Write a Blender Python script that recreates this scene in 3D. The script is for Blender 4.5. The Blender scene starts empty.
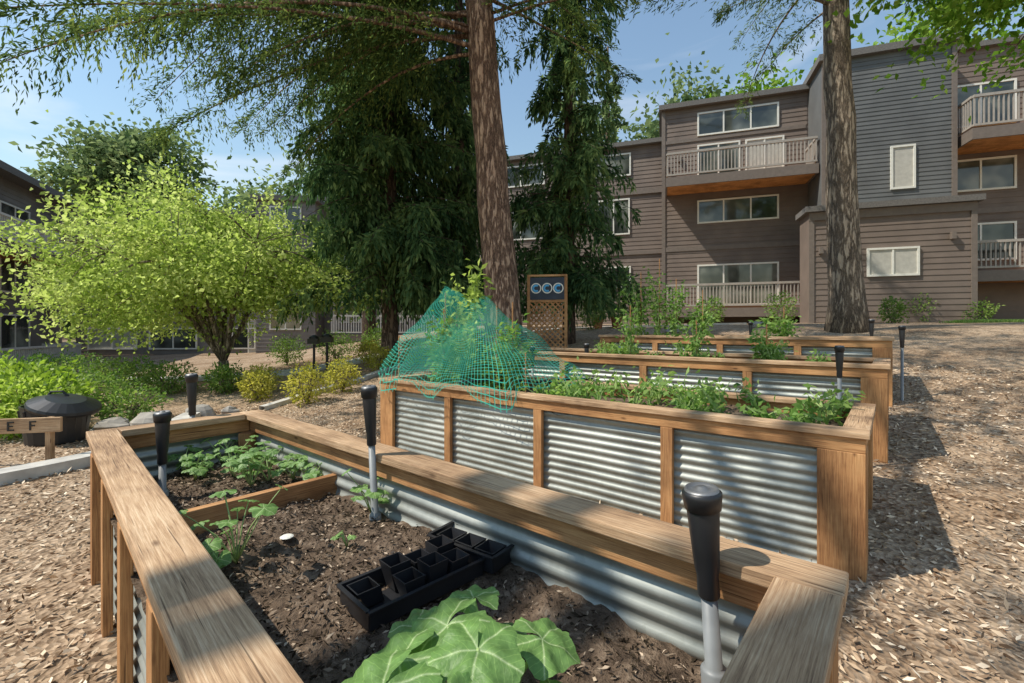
import bpy, math, random
import numpy as np
from mathutils import Vector, Matrix
random.seed(7); rng=np.random.default_rng(7)
sc=bpy.context.scene
# ------------------------------------------------------------------ helpers
def link(o,parent=None):
    sc.collection.objects.link(o)
    if parent: o.parent=parent
    return o
def empty(name,loc=(0,0,0),rz=0):
    e=bpy.data.objects.new(name,None); e.location=loc; e.rotation_euler=(0,0,rz); e.empty_display_size=.3
    return link(e)
class MB:
    def __init__(s): s.v=[];s.f=[];s.m=[];s.uv=[]
    def add(s,vs,fs,mat=0,uvs=None):
        b=len(s.v); s.v.extend([tuple(v) for v in vs])
        for i,f in enumerate(fs):
            s.f.append([b+k for k in f]); s.m.append(mat)
            s.uv.append(uvs[i] if uvs else [(0,0)]*len(f))
    def box(s,x0,x1,y0,y1,z0,z1,mat=0):
        s.beam((x0,(y0+y1)/2,(z0+z1)/2),(x1,(y0+y1)/2,(z0+z1)/2),abs(y1-y0),abs(z1-z0),mat)
    def beam(s,p,q,w,h,mat=0,up=(0,0,1)):
        """oriented board from p to q, w across (horizontal), h along up"""
        p=Vector(p);q=Vector(q);d=(q-p);L=d.length
        if L<1e-6: return
        d.normalize();up=Vector(up)
        if abs(d.dot(up))>.95: up=Vector((0,1,0))
        a=d.cross(up).normalized(); u=a.cross(d).normalized()
        vs=[]
        for P in (p,q):
            for sa,su in((-1,-1),(1,-1),(1,1),(-1,1)): vs.append(P+a*(sa*w/2)+u*(su*h/2))
        fs=[(0,1,2,3),(7,6,5,4),(0,4,5,1),(1,5,6,2),(2,6,7,3),(3,7,4,0)]
        o=random.random()*40;r=random.random()*30
        def sd(x): return [(o,r),(o+L,r),(o+L,r+x),(o,r+x)]
        uvs=[[(o,r),(o+.01,r+w),(o+.01+.3*h,r+w),(o+.3*h,r)]]*2+[sd(w),sd(h),sd(w),sd(h)]
        s.add(vs,fs,mat,uvs)
    def tube(s,pts,rad,n=6,mat=0,cap=True):
        pts=[Vector(p) for p in pts];N=len(pts);vs=[];prev=None
        for i,p in enumerate(pts):
            d=(pts[min(i+1,N-1)]-pts[max(i-1,0)]).normalized()
            if prev is None:
                ref=Vector((0,0,1)) if abs(d.z)<.9 else Vector((1,0,0)); a=d.cross(ref).normalized()
            else: a=(prev-d*prev.dot(d)).normalized()
            prev=a;b=d.cross(a);r=rad[i] if hasattr(rad,'__len__') else rad
            for k in range(n):
                t=2*math.pi*k/n; vs.append(p+a*(r*math.cos(t))+b*(r*math.sin(t)))
        fs=[];uvs=[]
        for i in range(N-1):
            for k in range(n):
                k2=(k+1)%n; fs.append((i*n+k,i*n+k2,(i+1)*n+k2,(i+1)*n+k)); uvs.append([(k/n,i*.3),((k+1)/n,i*.3),((k+1)/n,i*.3+.3),(k/n,i*.3+.3)])
        if cap:
            fs.append(tuple(range((N-1)*n,N*n)));uvs.append([(0,0)]*n)
            fs.append(tuple(range(n-1,-1,-1)));uvs.append([(0,0)]*n)
        s.add(vs,fs,mat,uvs)
    def lathe(s,c,prof,n=20,mat=0,axis=(0,0,1)):
        c=Vector(c);ax=Vector(axis).normalized()
        q=Vector((0,0,1)).rotation_difference(ax)
        vs=[c+q@Vector((r*math.cos(2*math.pi*k/n),r*math.sin(2*math.pi*k/n),z)) for r,z in prof for k in range(n)]
        fs=[];N=len(prof)
        for i in range(N-1):
            for k in range(n):
                k2=(k+1)%n; fs.append((i*n+k,i*n+k2,(i+1)*n+k2,(i+1)*n+k))
        s.add(vs,fs,mat)
    def obj(s,name,mats,parent=None,smooth=False,bevel=0):
        me=bpy.data.meshes.new(name); me.from_pydata(s.v,[],s.f)
        for m in mats: me.materials.append(m)
        me.polygons.foreach_set('material_index',s.m)
        l=me.uv_layers.new(name='UVMap'); l.data.foreach_set('uv',[c for f in s.uv for p in f for c in p])
        if smooth: me.polygons.foreach_set('use_smooth',[True]*len(s.f))
        me.update(); o=link(bpy.data.objects.new(name,me),parent)
        if bevel:
            b=o.modifiers.new('bevel','BEVEL'); b.width=bevel; b.segments=2; b.limit_method='ANGLE'
        return o
def norm(a): return a/(np.linalg.norm(a,axis=-1,keepdims=True)+1e-9)
def leaves(name,C,D,L,W,mat,parent=None,fold=.25):
    """N leaf shaped faces: centre base C, direction D, length L, width W"""
    C=np.asarray(C,float);D=norm(np.asarray(D,float));N=len(C)
    L=np.broadcast_to(L,(N,))[:,None];W=np.broadcast_to(W,(N,))[:,None]
    S=norm(np.cross(D,norm(rng.normal(size=(N,3))+np.array([0,0,.9])))) 
    Nn=np.cross(S,D)
    V=np.stack([C,C+D*L*.45+S*W*.5+Nn*W*fold,C+D*L,C+D*L*.45-S*W*.5+Nn*W*fold],1).reshape(-1,3)
    me=bpy.data.meshes.new(name)
    me.vertices.add(4*N);me.vertices.foreach_set('co',V.ravel().astype(np.float32))
    me.loops.add(4*N);me.loops.foreach_set('vertex_index',np.arange(4*N,dtype=np.int32))
    me.polygons.add(N);me.polygons.foreach_set('loop_start',np.arange(0,4*N,4,dtype=np.int32))
    me.update(calc_edges=True)
    at=me.attributes.new('tint','FLOAT','FACE')
    t=.5+.22*np.sin(C[:,0]*2.1+1.3*np.sin(C[:,2]*1.7))*np.cos(C[:,1]*1.9+C[:,2]*2.3)+rng.normal(size=N)*.16
    at.data.foreach_set('value',np.clip(t,0,1).astype(np.float32))
    me.materials.append(mat)
    return link(bpy.data.objects.new(name,me),parent)
# ------------------------------------------------------------------ materials
def M(name):
    m=bpy.data.materials.new(name);m.use_nodes=True;nt=m.node_tree
    return m,nt,nt.nodes['Principled BSDF']
def N(nt,t,**kw):
    n=nt.nodes.new(t)
    for k,v in kw.items(): setattr(n,k,v)
    return n
def ramp(nt,src,stops):
    r=nt.nodes.new('ShaderNodeValToRGB');e=r.color_ramp.elements
    while len(e)<len(stops): e.new(.5)
    for i,(p,c) in enumerate(stops): e[i].position=p;e[i].color=(*c,1)
    nt.links.new(src,r.inputs[0]);return r
def bump(nt,b,src,strength,dist=.01):
    n=N(nt,'ShaderNodeBump');n.inputs['Strength'].default_value=strength;n.inputs['Distance'].default_value=dist
    nt.links.new(src,n.inputs['Height']);nt.links.new(n.outputs[0],b.inputs['Normal']);return n
def noise(nt,scale,detail=4,co=None,mp=None,rough=.55):
    t=N(nt,'ShaderNodeTexNoise');t.inputs['Scale'].default_value=scale;t.inputs['Detail'].default_value=detail;t.inputs['Roughness'].default_value=rough
    if mp or co:
        tc=N(nt,'ShaderNodeTexCoord');m=N(nt,'ShaderNodeMapping');m.inputs['Scale'].default_value=mp or (1,1,1)
        nt.links.new(tc.outputs[co or 'Object'],m.inputs[0]);nt.links.new(m.outputs[0],t.inputs[0])
    return t
def plain(name,c,rough=.6,metal=0,var=.25,sc_=8,bmp=.15):
    m,nt,b=M(name);t=noise(nt,sc_,3,'Object')
    r=ramp(nt,t.outputs[0],[(.3,tuple(x*(1-var) for x in c)),(.7,tuple(min(1,x*(1+var)) for x in c))])
    nt.links.new(r.outputs[0],b.inputs['Base Color']);b.inputs['Roughness'].default_value=rough;b.inputs['Metallic'].default_value=metal
    if bmp: bump(nt,b,t.outputs[0],bmp)
    return m
def wood(name,dark,mid,light,rough=.75):
    m,nt,b=M(name)
    g=noise(nt,6,5,'UV',(.8,26,1),.72); k=noise(nt,1.2,2,'UV',(1.2,4,1))
    mx=N(nt,'ShaderNodeMix',data_type='FLOAT');mx.inputs[0].default_value=.35
    nt.links.new(g.outputs[0],mx.inputs[2]);nt.links.new(k.outputs[0],mx.inputs[3])
    r=ramp(nt,mx.outputs[0],[(.36,dark),(.5,mid),(.64,light)])
    v=N(nt,'ShaderNodeTexVoronoi');v.inputs['Scale'].default_value=3.2
    tc=N(nt,'ShaderNodeTexCoord');mp=N(nt,'ShaderNodeMapping');mp.inputs['Scale'].default_value=(.8,2.2,1)
    nt.links.new(tc.outputs['UV'],mp.inputs[0]);nt.links.new(mp.outputs[0],v.inputs[0])
    kr=ramp(nt,v.outputs['Distance'],[(.03,(.25,.2,.18)),(.09,(1,1,1))])
    mm=N(nt,'ShaderNodeMix',data_type='RGBA',blend_type='MULTIPLY');mm.inputs[0].default_value=.9
    nt.links.new(r.outputs[0],mm.inputs[6]);nt.links.new(kr.outputs[0],mm.inputs[7])
    st=noise(nt,2.3,4,'Object',(1,1,1),.6);sr=ramp(nt,st.outputs[0],[(.32,(.5,.47,.46)),(.55,(1,1,1))])
    m3=N(nt,'ShaderNodeMix',data_type='RGBA',blend_type='MULTIPLY');m3.inputs[0].default_value=.85
    nt.links.new(mm.outputs[2],m3.inputs[6]);nt.links.new(sr.outputs[0],m3.inputs[7])
    ck=noise(nt,3,2,'UV',(.7,34,1),.5);c2=ramp(nt,ck.outputs[0],[(.30,(.25,.22,.2)),(.345,(1,1,1))])
    m4=N(nt,'ShaderNodeMix',data_type='RGBA',blend_type='MULTIPLY');m4.inputs[0].default_value=.85
    nt.links.new(m3.outputs[2],m4.inputs[6]);nt.links.new(c2.outputs[0],m4.inputs[7])
    nt.links.new(m4.outputs[2],b.inputs['Base Color']);b.inputs['Roughness'].default_value=rough;b.inputs['Specular IOR Level'].default_value=.3
    bump(nt,b,g.outputs[0],.5,.005)
    return m
def leafmat(name,c0,c1,c2,trans=.45,near=False):
    m,nt,b=M(name)
    a=N(nt,'ShaderNodeAttribute',attribute_name='tint')
    r=ramp(nt,a.outputs['Fac'],[(.15,c0),(.5,c1),(.9,c2)])
    if near:
        nt.links.new(r.outputs[0],b.inputs['Base Color']);b.inputs['Roughness'].default_value=.5;b.inputs['Specular IOR Level'].default_value=.3;src=b
    else:
        nt.nodes.remove(b);src=N(nt,'ShaderNodeBsdfDiffuse');nt.links.new(r.outputs[0],src.inputs[0])
    if trans==0:
        nt.links.new(src.outputs[0],nt.nodes['Material Output'].inputs[0]);return m
    tr=N(nt,'ShaderNodeBsdfTranslucent')
    hs=N(nt,'ShaderNodeHueSaturation');hs.inputs['Value'].default_value=1.7;hs.inputs['Saturation'].default_value=1.1
    nt.links.new(r.outputs[0],hs.inputs['Color']);nt.links.new(hs.outputs[0],tr.inputs[0])
    mx=N(nt,'ShaderNodeMixShader');mx.inputs[0].default_value=trans
    nt.links.new(src.outputs[0],mx.inputs[1]);nt.links.new(tr.outputs[0],mx.inputs[2])
    nt.links.new(mx.outputs[0],nt.nodes['Material Output'].inputs[0])
    return m
cap_wood=wood('weathered_cedar',(.19,.11,.062),(.49,.31,.175),(.73,.53,.34))
side_wood=wood('cedar_orange',(.21,.09,.037),(.49,.245,.1),(.66,.38,.17))
dark_wood=wood('stained_soffit',(.42,.17,.055),(.62,.29,.10),(.72,.36,.14))
def galv():
    m,nt,b=M('galvanised_metal')
    v=N(nt,'ShaderNodeTexVoronoi');v.inputs['Scale'].default_value=38
    tc=N(nt,'ShaderNodeTexCoord');nt.links.new(tc.outputs['Object'],v.inputs[0])
    t=noise(nt,1.7,5,'Object',(1,1,2.2))
    mx=N(nt,'ShaderNodeMix',data_type='RGBA');mx.inputs[0].default_value=.75
    r=ramp(nt,t.outputs[0],[(.3,(.20,.21,.185)),(.5,(.33,.345,.31)),(.7,(.46,.47,.43))])
    r2=ramp(nt,v.outputs['Color'],[(0,(.26,.27,.24)),(1,(.46,.47,.43))])
    nt.links.new(r2.outputs[0],mx.inputs[6]);nt.links.new(r.outputs[0],mx.inputs[7])
    nt.links.new(mx.outputs[2],b.inputs['Base Color']);b.inputs['Metallic'].default_value=.45
    rr=ramp(nt,t.outputs[0],[(.3,(.4,)*3),(.7,(.58,)*3)]);nt.links.new(rr.outputs[0],b.inputs['Roughness'])
    return m
metal=galv()
def siding(name,c):
    return plain(name,c,.7,0,.16,1.3,.1)
brown=siding('brown_lap_siding',(.18,.138,.112))
gray=siding('gray_lap_siding',(.125,.128,.126))
lgray=siding('light_gray_lap_siding',(.2,.18,.165))
trim=plain('trim_paint',(.18,.145,.12),.6,var=.1)
railp=plain('rail_paint',(.38,.34,.295),.6,var=.1)
railw=plain('rail_white_paint',(.7,.68,.63),.6,var=.1)
white=plain('white_vinyl',(.78,.76,.68),.4,var=.05,bmp=0)
def glassm():
    m,nt,b=M('window_glass');t=noise(nt,.9,2,'Object',(1,1,1))
    r=ramp(nt,t.outputs[0],[(.4,(.03,.035,.03)),(.55,(.10,.11,.09)),(.7,(.26,.27,.23))])
    nt.links.new(r.outputs[0],b.inputs['Base Color']);b.inputs['Roughness'].default_value=.06;b.inputs['Specular IOR Level'].default_value=.8
    return m
glass=glassm()
blind=plain('window_blind',(.5,.48,.42),.5,var=.1)
roofm=plain('roof_shingle',(.15,.14,.13),.9,sc_=20)
conc=plain('concrete',(.52,.49,.44),.9,sc_=5)
blackp=plain('black_plastic',(.018,.018,.02),.42,var=.2,bmp=.05)
pipem=plain('gray_pvc',(.24,.25,.25),.45,var=.2)
steel=plain('brushed_steel',(.22,.22,.22),.45,.6)
def bark(name,c0,c1,c2,sx=9,sz=1.6):
    m,nt,b=M(name);t=noise(nt,sx,6,'Object',(1,1,sz/sx*1.2),.7)
    v=N(nt,'ShaderNodeTexVoronoi',feature='DISTANCE_TO_EDGE');v.inputs['Scale'].default_value=sx*1.2
    tc=N(nt,'ShaderNodeTexCoord');mp=N(nt,'ShaderNodeMapping');mp.inputs['Scale'].default_value=(1,1,.16)
    nt.links.new(tc.outputs['Object'],mp.inputs[0])
    ad=N(nt,'ShaderNodeVectorMath',operation='ADD');nt.links.new(mp.outputs[0],ad.inputs[0])
    ns=N(nt,'ShaderNodeVectorMath',operation='SCALE');ns.inputs['Scale'].default_value=.25;nt.links.new(t.outputs['Color'],ns.inputs[0]);nt.links.new(ns.outputs[0],ad.inputs[1])
    nt.links.new(ad.outputs[0],v.inputs[0])
    vr=ramp(nt,v.outputs['Distance'],[(0,(0,0,0)),(.22,(1,1,1))])
    mx=N(nt,'ShaderNodeMix',data_type='FLOAT');mx.inputs[0].default_value=.45;nt.links.new(t.outputs[0],mx.inputs[2]);nt.links.new(vr.outputs[0],mx.inputs[3])
    r=ramp(nt,mx.outputs[0],[(.22,c0),(.5,c1),(.85,c2)])
    nt.links.new(r.outputs[0],b.inputs['Base Color']);b.inputs['Roughness'].default_value=.95
    bump(nt,b,mx.outputs[0],1,.07);return m
bark_red=bark('fir_bark',(.085,.048,.032),(.35,.205,.135),(.58,.4,.28))
bark_gray=bark('gray_bark',(.075,.058,.042),(.3,.23,.165),(.5,.41,.31))
bark_dark=bark('cedar_bark',(.035,.022,.016),(.14,.09,.065),(.24,.17,.12))
L_cedar=leafmat('cedar_foliage',(.028,.06,.028),(.095,.165,.068),(.24,.32,.12),.38)
L_fir=leafmat('fir_foliage',(.035,.06,.022),(.095,.145,.045),(.24,.28,.08),.4)
L_yel=leafmat('yellow_green_foliage',(.19,.27,.06),(.38,.47,.13),(.56,.62,.25),.48)
L_maple=leafmat('maple_foliage',(.07,.14,.02),(.16,.27,.045),(.32,.42,.1),.55)
L_shrub=leafmat('shrub_foliage',(.06,.13,.03),(.14,.24,.05),(.28,.37,.1),.4,True)
L_gold=leafmat('gold_shrub_foliage',(.22,.22,.04),(.42,.41,.08),(.6,.56,.17),.45)
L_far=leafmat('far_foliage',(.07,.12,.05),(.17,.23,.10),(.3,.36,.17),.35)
L_veg=leafmat('vegetable_foliage',(.07,.16,.035),(.18,.31,.07),(.36,.48,.15),.45,True)
# ------------------------------------------------------------------ terrain
def smooth(a,b,x):
    t=np.clip((x-a)/(b-a),0,1);return t*t*(3-2*t)
def gh(x,y):
    x=np.asarray(x,float);y=np.asarray(y,float)
    q=.586*x+.81*y
    f=np.interp(q,[3.4,5.4,7.5,10.5,13.7,17,22,60],[0,.25,.5,1.0,1.45,1.62,1.7,1.9])
    g=.12+.88*smooth(-15,0,x)
    return f*g+.02*np.sin(x*1.7+y)*np.cos(y*1.3)
def G(x,y): return float(gh(x,y))
def axis(a,b,step,far): 
    c=np.arange(a,b+1e-6,step);e=np.geomspace(1,far,14)
    return np.concatenate([a-e[::-1]*1.0,c,b+e])
xs=axis(-26,22,.25,400);ys=axis(-6,30,.25,400)
X,Y=np.meshgrid(xs,ys);Z=gh(X,Y)
nx,ny=len(xs),len(ys)
V=np.stack([X,Y,Z],-1).reshape(-1,3)
I=(np.arange(ny-1)[:,None]*nx+np.arange(nx-1)[None,:]).ravel()
F=np.stack([I,I+1,I+nx+1,I+nx],1)
me=bpy.data.meshes.new('ground');me.from_pydata(V.tolist(),[],F.tolist());me.polygons.foreach_set('use_smooth',[True]*len(F))
def mulch():
    m,nt,b=M('wood_chip_mulch')
    tc=N(nt,'ShaderNodeTexCoord');w=noise(nt,3,2,'Object')
    sc1=N(nt,'ShaderNodeVectorMath',operation='SCALE');sc1.inputs['Scale'].default_value=.12;nt.links.new(w.outputs['Color'],sc1.inputs[0])
    ad=N(nt,'ShaderNodeVectorMath',operation='ADD');nt.links.new(tc.outputs['Object'],ad.inputs[0]);nt.links.new(sc1.outputs[0],ad.inputs[1])
    v=N(nt,'ShaderNodeTexVoronoi');v.inputs['Scale'].default_value=26;nt.links.new(ad.outputs[0],v.inputs[0])
    v2=N(nt,'ShaderNodeTexVoronoi');v2.inputs['Scale'].default_value=60;nt.links.new(ad.outputs[0],v2.inputs[0])
    big=noise(nt,.7,4,'Object')
    sep=N(nt,'ShaderNodeSeparateColor');nt.links.new(v.outputs['Color'],sep.inputs[0])
    r=ramp(nt,sep.outputs[0],[(0,(.18,.12,.075)),(.5,(.46,.335,.22)),(1,(.72,.56,.4))])
    sep2=N(nt,'ShaderNodeSeparateColor');nt.links.new(v2.outputs['Color'],sep2.inputs[0])
    r2=ramp(nt,sep2.outputs[0],[(0,(.15,.1,.065)),(1,(.62,.47,.33))])
    mx=N(nt,'ShaderNodeMix',data_type='RGBA');mx.inputs[0].default_value=.5;nt.links.new(r.outputs[0],mx.inputs[6]);nt.links.new(r2.outputs[0],mx.inputs[7])
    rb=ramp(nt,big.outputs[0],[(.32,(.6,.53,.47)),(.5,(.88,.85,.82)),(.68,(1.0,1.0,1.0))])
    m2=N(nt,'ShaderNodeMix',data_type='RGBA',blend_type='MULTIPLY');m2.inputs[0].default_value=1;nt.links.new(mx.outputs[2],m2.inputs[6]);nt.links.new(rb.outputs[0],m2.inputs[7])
    nt.links.new(m2.outputs[2],b.inputs['Base Color']);b.inputs['Roughness'].default_value=.95;b.inputs['Specular IOR Level'].default_value=.2
    bump(nt,b,v.outputs['Distance'],.9,.03);return m
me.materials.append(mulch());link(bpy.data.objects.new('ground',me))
n=90000
r_=rng.random(n)**.6*9.5;a_=rng.uniform(-.35,math.pi+.35,n)
cx=r_*np.cos(a_)*1.1;cy=r_*np.sin(a_)*1.0
C=np.stack([cx,cy,gh(cx,cy)+.006+rng.random(n)*.012],1)
D=np.stack([rng.normal(size=n),rng.normal(size=n),rng.normal(size=n)*.22],1)
chipm=leafmat('wood_chip',(.19,.12,.075),(.51,.37,.245),(.84,.69,.51),0)
ch=leaves('wood_chips',C,D,rng.uniform(.02,.075,n),rng.uniform(.01,.024,n),chipm,None,.05)
ch.data.attributes['tint'].data.foreach_set('value',rng.random(n).astype(np.float32))
# ------------------------------------------------------------------ garden beds
soilm,nt,b=M('garden_soil')
t=noise(nt,14,6,'Object',None,.7);r=ramp(nt,t.outputs[0],[(.3,(.055,.038,.027)),(.52,(.17,.12,.083)),(.75,(.37,.28,.2))])
nt.links.new(r.outputs[0],b.inputs['Base Color']);b.inputs['Roughness'].default_value=1;b.inputs['Specular IOR Level'].default_value=.15;bump(nt,b,t.outputs[0],1,.05)
from mathutils import noise as mn
def soilh(p): return .035*mn.noise(p*3.1)+.028*mn.noise(p*11)+.014*mn.noise(p*30)
def bed(name,cs,zb,zt,zs,posts=(3,1,3,1),cw=.14):
    """cs: corners far-left, far-right, near-right, near-left"""
    e=empty(name);P=[Vector((c[0],c[1],0)) for c in cs]
    wd=MB();cap=MB();mt=MB();ctr=sum(P,Vector())/4
    for i in range(4):
        a,bb=P[i],P[(i+1)%4];d=(bb-a).normalized();L=(bb-a).length
        n_=Vector((-d.y,d.x,0))
        if n_.dot(ctr-a)<0:n_=-n_
        long=i%2==0
        s0,s1=(-.02,L+.02) if long else (.122,L-.122)
        z=Vector((0,0,1))
        cap.beam(a+d*s0+n_*.05+z*(zt-.02),a+d*s1+n_*.05+z*(zt-.02),.14,.04)
        s0,s1=(0,L) if long else (.085,L-.085)
        wd.beam(a+d*s0+n_*.042+z*(zt-.085),a+d*s1+n_*.042+z*(zt-.085),.08,.087)
        z0,z1=zb-.05,zt-.128;K=int((z1-z0)/.066*8);vs=[];fs=[]
        J=max(6,int(L/.25))
        for k in range(K+1):
            zz=z0+(z1-z0)*k/K
            for j in range(J+1):
                s_=.03+(L-.06)*j/J;wv=.0025*math.sin(j*1.7+i)+.002*math.sin(j*.6+k*.05)
                o=.056+wv+.0075*math.sin(k/8*2*math.pi);vs.append(a+d*s_+n_*o+z*(zz+.002*math.sin(j*1.1)))
        for k in range(K):
            for j in range(J): q0=k*(J+1)+j;fs.append((q0,q0+1,q0+J+2,q0+J+1))
        mt.add(vs,fs)
        for k in range(posts[i]):
            s_=L*(k+1)/(posts[i]+1)
            wd.beam(a+d*s_+n_*.021+z*(zb-.1),a+d*s_+n_*.021+z*(zt-.13),.04,.09,0,up=d)
        for s_ in (cw/2-.003*(i%2)+(.0 if long else .042),L-cw/2-(.0 if long else .042)):
            wd.beam(a+d*s_+n_*.0195+z*(zb-.1),a+d*s_+n_*.0195+z*(zt-.13),.043,cw,0,up=d)
        q=a+d*.11+n_*.11; wd.beam(q+z*(zb),q+z*(zt-.131),.085,.085)
    wd.obj('timber_frame',[side_wood],e,bevel=.004);cap.obj('cap_rail',[cap_wood],e,bevel=.005)
    mt.obj('corrugated_panels',[metal],e,smooth=True)
    m=MB();K=90;J=36
    for j in range(J+1):
        for k in range(K+1):
            u=.03+.94*k/K;v=.03+.94*j/J
            p=P[0].lerp(P[1],u).lerp(P[3].lerp(P[2],u),v)
            m.v.append((p.x,p.y,zs+soilh(p)))
    for j in range(J):
        for k in range(K):
            i0=j*(K+1)+k;m.f.append((i0,i0+1,i0+K+2,i0+K+1));m.m.append(0);m.uv.append([(0,0)]*4)
    m.obj('soil',[soilm],e,smooth=True)
    return e
bed1=bed('raised_garden_bed',[(-1.9,3.4),(.82,1.143),(.04,.234),(-2.5,2.70)],0,.887,.57,posts=(2,0,4,0),cw=.12)
m=MB();m.beam((-1.62,1.91,.60),(-.98,2.62,.60),.045,.14);m.obj('divider_board',[side_wood],bed1,bevel=.004)
u1=np.array([.783,-.621]);u2=np.array([.64,.768])
def rect(NL,L,W): NL=np.array(NL);return [NL+u2*W,NL+u2*W+u1*L,NL+u1*L,NL]
bed('raised_garden_bed',rect((-1.62,5.6),4.72,1.3),0,.887,.76,posts=(3,0,3,0),cw=.24)
bed('raised_garden_bed',rect((-.22,7.14),4.72,1.25),.2,1.157,1.05,posts=(3,0,3,0),cw=.2)
bed('raised_garden_bed',rect((1.6,8.3),4.1,1.25),.42,1.375,1.27,posts=(3,0,3,0),cw=.2)
n=11000;u=rng.random(n);v=rng.random(n)
Pq=(1-v)[:,None]*((1-u)[:,None]*np.array([-1.85,3.25])+u[:,None]*np.array([.72,1.1]))+v[:,None]*((1-u)[:,None]*np.array([-2.35,2.7])+u[:,None]*np.array([.05,.38]))
zz=np.array([.57+soilh(Vector((p[0],p[1],0))) for p in Pq])
o=leaves('soil_debris',np.c_[Pq,zz+.003+rng.random(n)*.006],np.c_[rng.normal(size=(n,2)),rng.normal(size=n)*.3],rng.uniform(.008,.032,n),rng.uniform(.004,.011,n),leafmat('soil_debris_mat',(.04,.03,.02),(.15,.105,.075),(.56,.44,.32),0))
o.data.attributes['tint'].data.foreach_set('value',(rng.random(n)**2).astype(np.float32))
# ------------------------------------------------------------------ torches
def torch(x,y,z0,z1,lean=(0,0),r=1.):
    e=empty('solar_torch_light',(x,y,z0));H=z1-z0;ax=Vector((lean[0],lean[1],1))
    b_=MB();p=MB();s_=MB();h=max(H-.27,.08)
    p.lathe((0,0,0),[(.034*r,-.03),(.034*r,.03),(.03*r,.035),(.022*r,.04),(.020*r,h),(.0,h)],16,0,ax)
    b_.lathe((0,0,0),[(.026*r,h-.005),(.028*r,h),(.027*r,h+.05),(.031*r,h+.07),(.041*r,H-.05),(.040*r,H-.045),(.046*r,H-.043),(.050*r,H-.01),(.050*r,H),(.044*r,H+.004)],20,0,ax)
    s_.lathe((0,0,0),[(.044*r,H+.004),(.040*r,H+.012),(.036*r,H+.006),(.018*r,H+.006),(.012*r,H+.014),(0,H+.014)],20,0,ax)
    p.obj('pole',[pipem],e,smooth=True);b_.obj('holder',[blackp],e,smooth=True);s_.obj('cap',[steel],e,smooth=True)
torch(.535,1.20,.57,1.07,(-.07,0))
torch(-1.92,2.50,.57,1.03,r=.85);torch(-2.22,3.17,.57,1.17,(-.02,0),.8);torch(-.66,2.2,.57,1.21,(-.05,0),.8)
torch(2.95,4.1,.2,1.33,r=.8);torch(.28,6.2,.7,1.24,r=.8);torch(1.05,6.4,.7,1.27,r=.8)
torch(5.45,6.9,.5,1.62,r=.8);torch(5.1,5.95,.35,1.52,r=.8);torch(4.3,8.2,1.1,1.6,r=.8)
# ------------------------------------------------------------------ nursery trays
def tray(name,x,y,z,rz,L,W,pots):
    e=empty(name,(x,y,z),rz);m=MB();h=.06
    m.box(-L/2,L/2,-W/2,W/2,0,.004)
    for sy in(-1,1): m.beam((-L/2,sy*W/2,h/2),(L/2,sy*W/2,h/2),.004,h); m.beam((-L/2-.008,sy*(W/2+.006),h),(L/2+.008,sy*(W/2+.006),h),.014,.005)
    for sx in(-1,1): m.beam((sx*L/2,-W/2+.003,h/2),(sx*L/2,W/2-.003,h/2),.004,h); m.beam((sx*(L/2+.006),-W/2,h+.001),(sx*(L/2+.006),W/2,h+.001),.014,.005)
    m.obj('tray_shell',[blackp],e)
    p=MB()
    for (px,py,s,hh,tilt) in pots:
        s2=s*.75
        vs=[(px+a*s2/2,py+b_*s2/2,.01) for a,b_ in((-1,-1),(1,-1),(1,1),(-1,1))]+[(px+a*s/2+tilt,py+b_*s/2,hh) for a,b_ in((-1,-1),(1,-1),(1,1),(-1,1))]+[(px+a*s*.44+tilt,py+b_*s*.44,hh) for a,b_ in((-1,-1),(1,-1),(1,1),(-1,1))]+[(px+a*s2*.4,py+b_*s2*.4,.015) for a,b_ in((-1,-1),(1,-1),(1,1),(-1,1))]
        fs=[(0,3,2,1)]
        for k in range(4):
            k2=(k+1)%4;fs+=[(k,k2,4+k2,4+k),(4+k,4+k2,8+k2,8+k),(8+k,8+k2,12+k2,12+k)]
        fs.append((12,13,14,15));p.add(vs,fs)
    p.obj('pots',[blackp],e)
tray('nursery_tray',-.34,1.60,.585,math.radians(45),.45,.2,[(-.04+.082*i,-.045+.09*j,.08,.085+.02*((i+j)%2),.015*(i-1)) for i in range(3) for j in range(2)]+[(-.15,.03,.08,.07,-.03)])
tray('nursery_tray',-.13,1.86,.6,math.radians(-35),.32,.25,[(-.1+.1*i,-.06+.12*j,.09,.058,0) for i in range(3) for j in range(2)])
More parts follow.
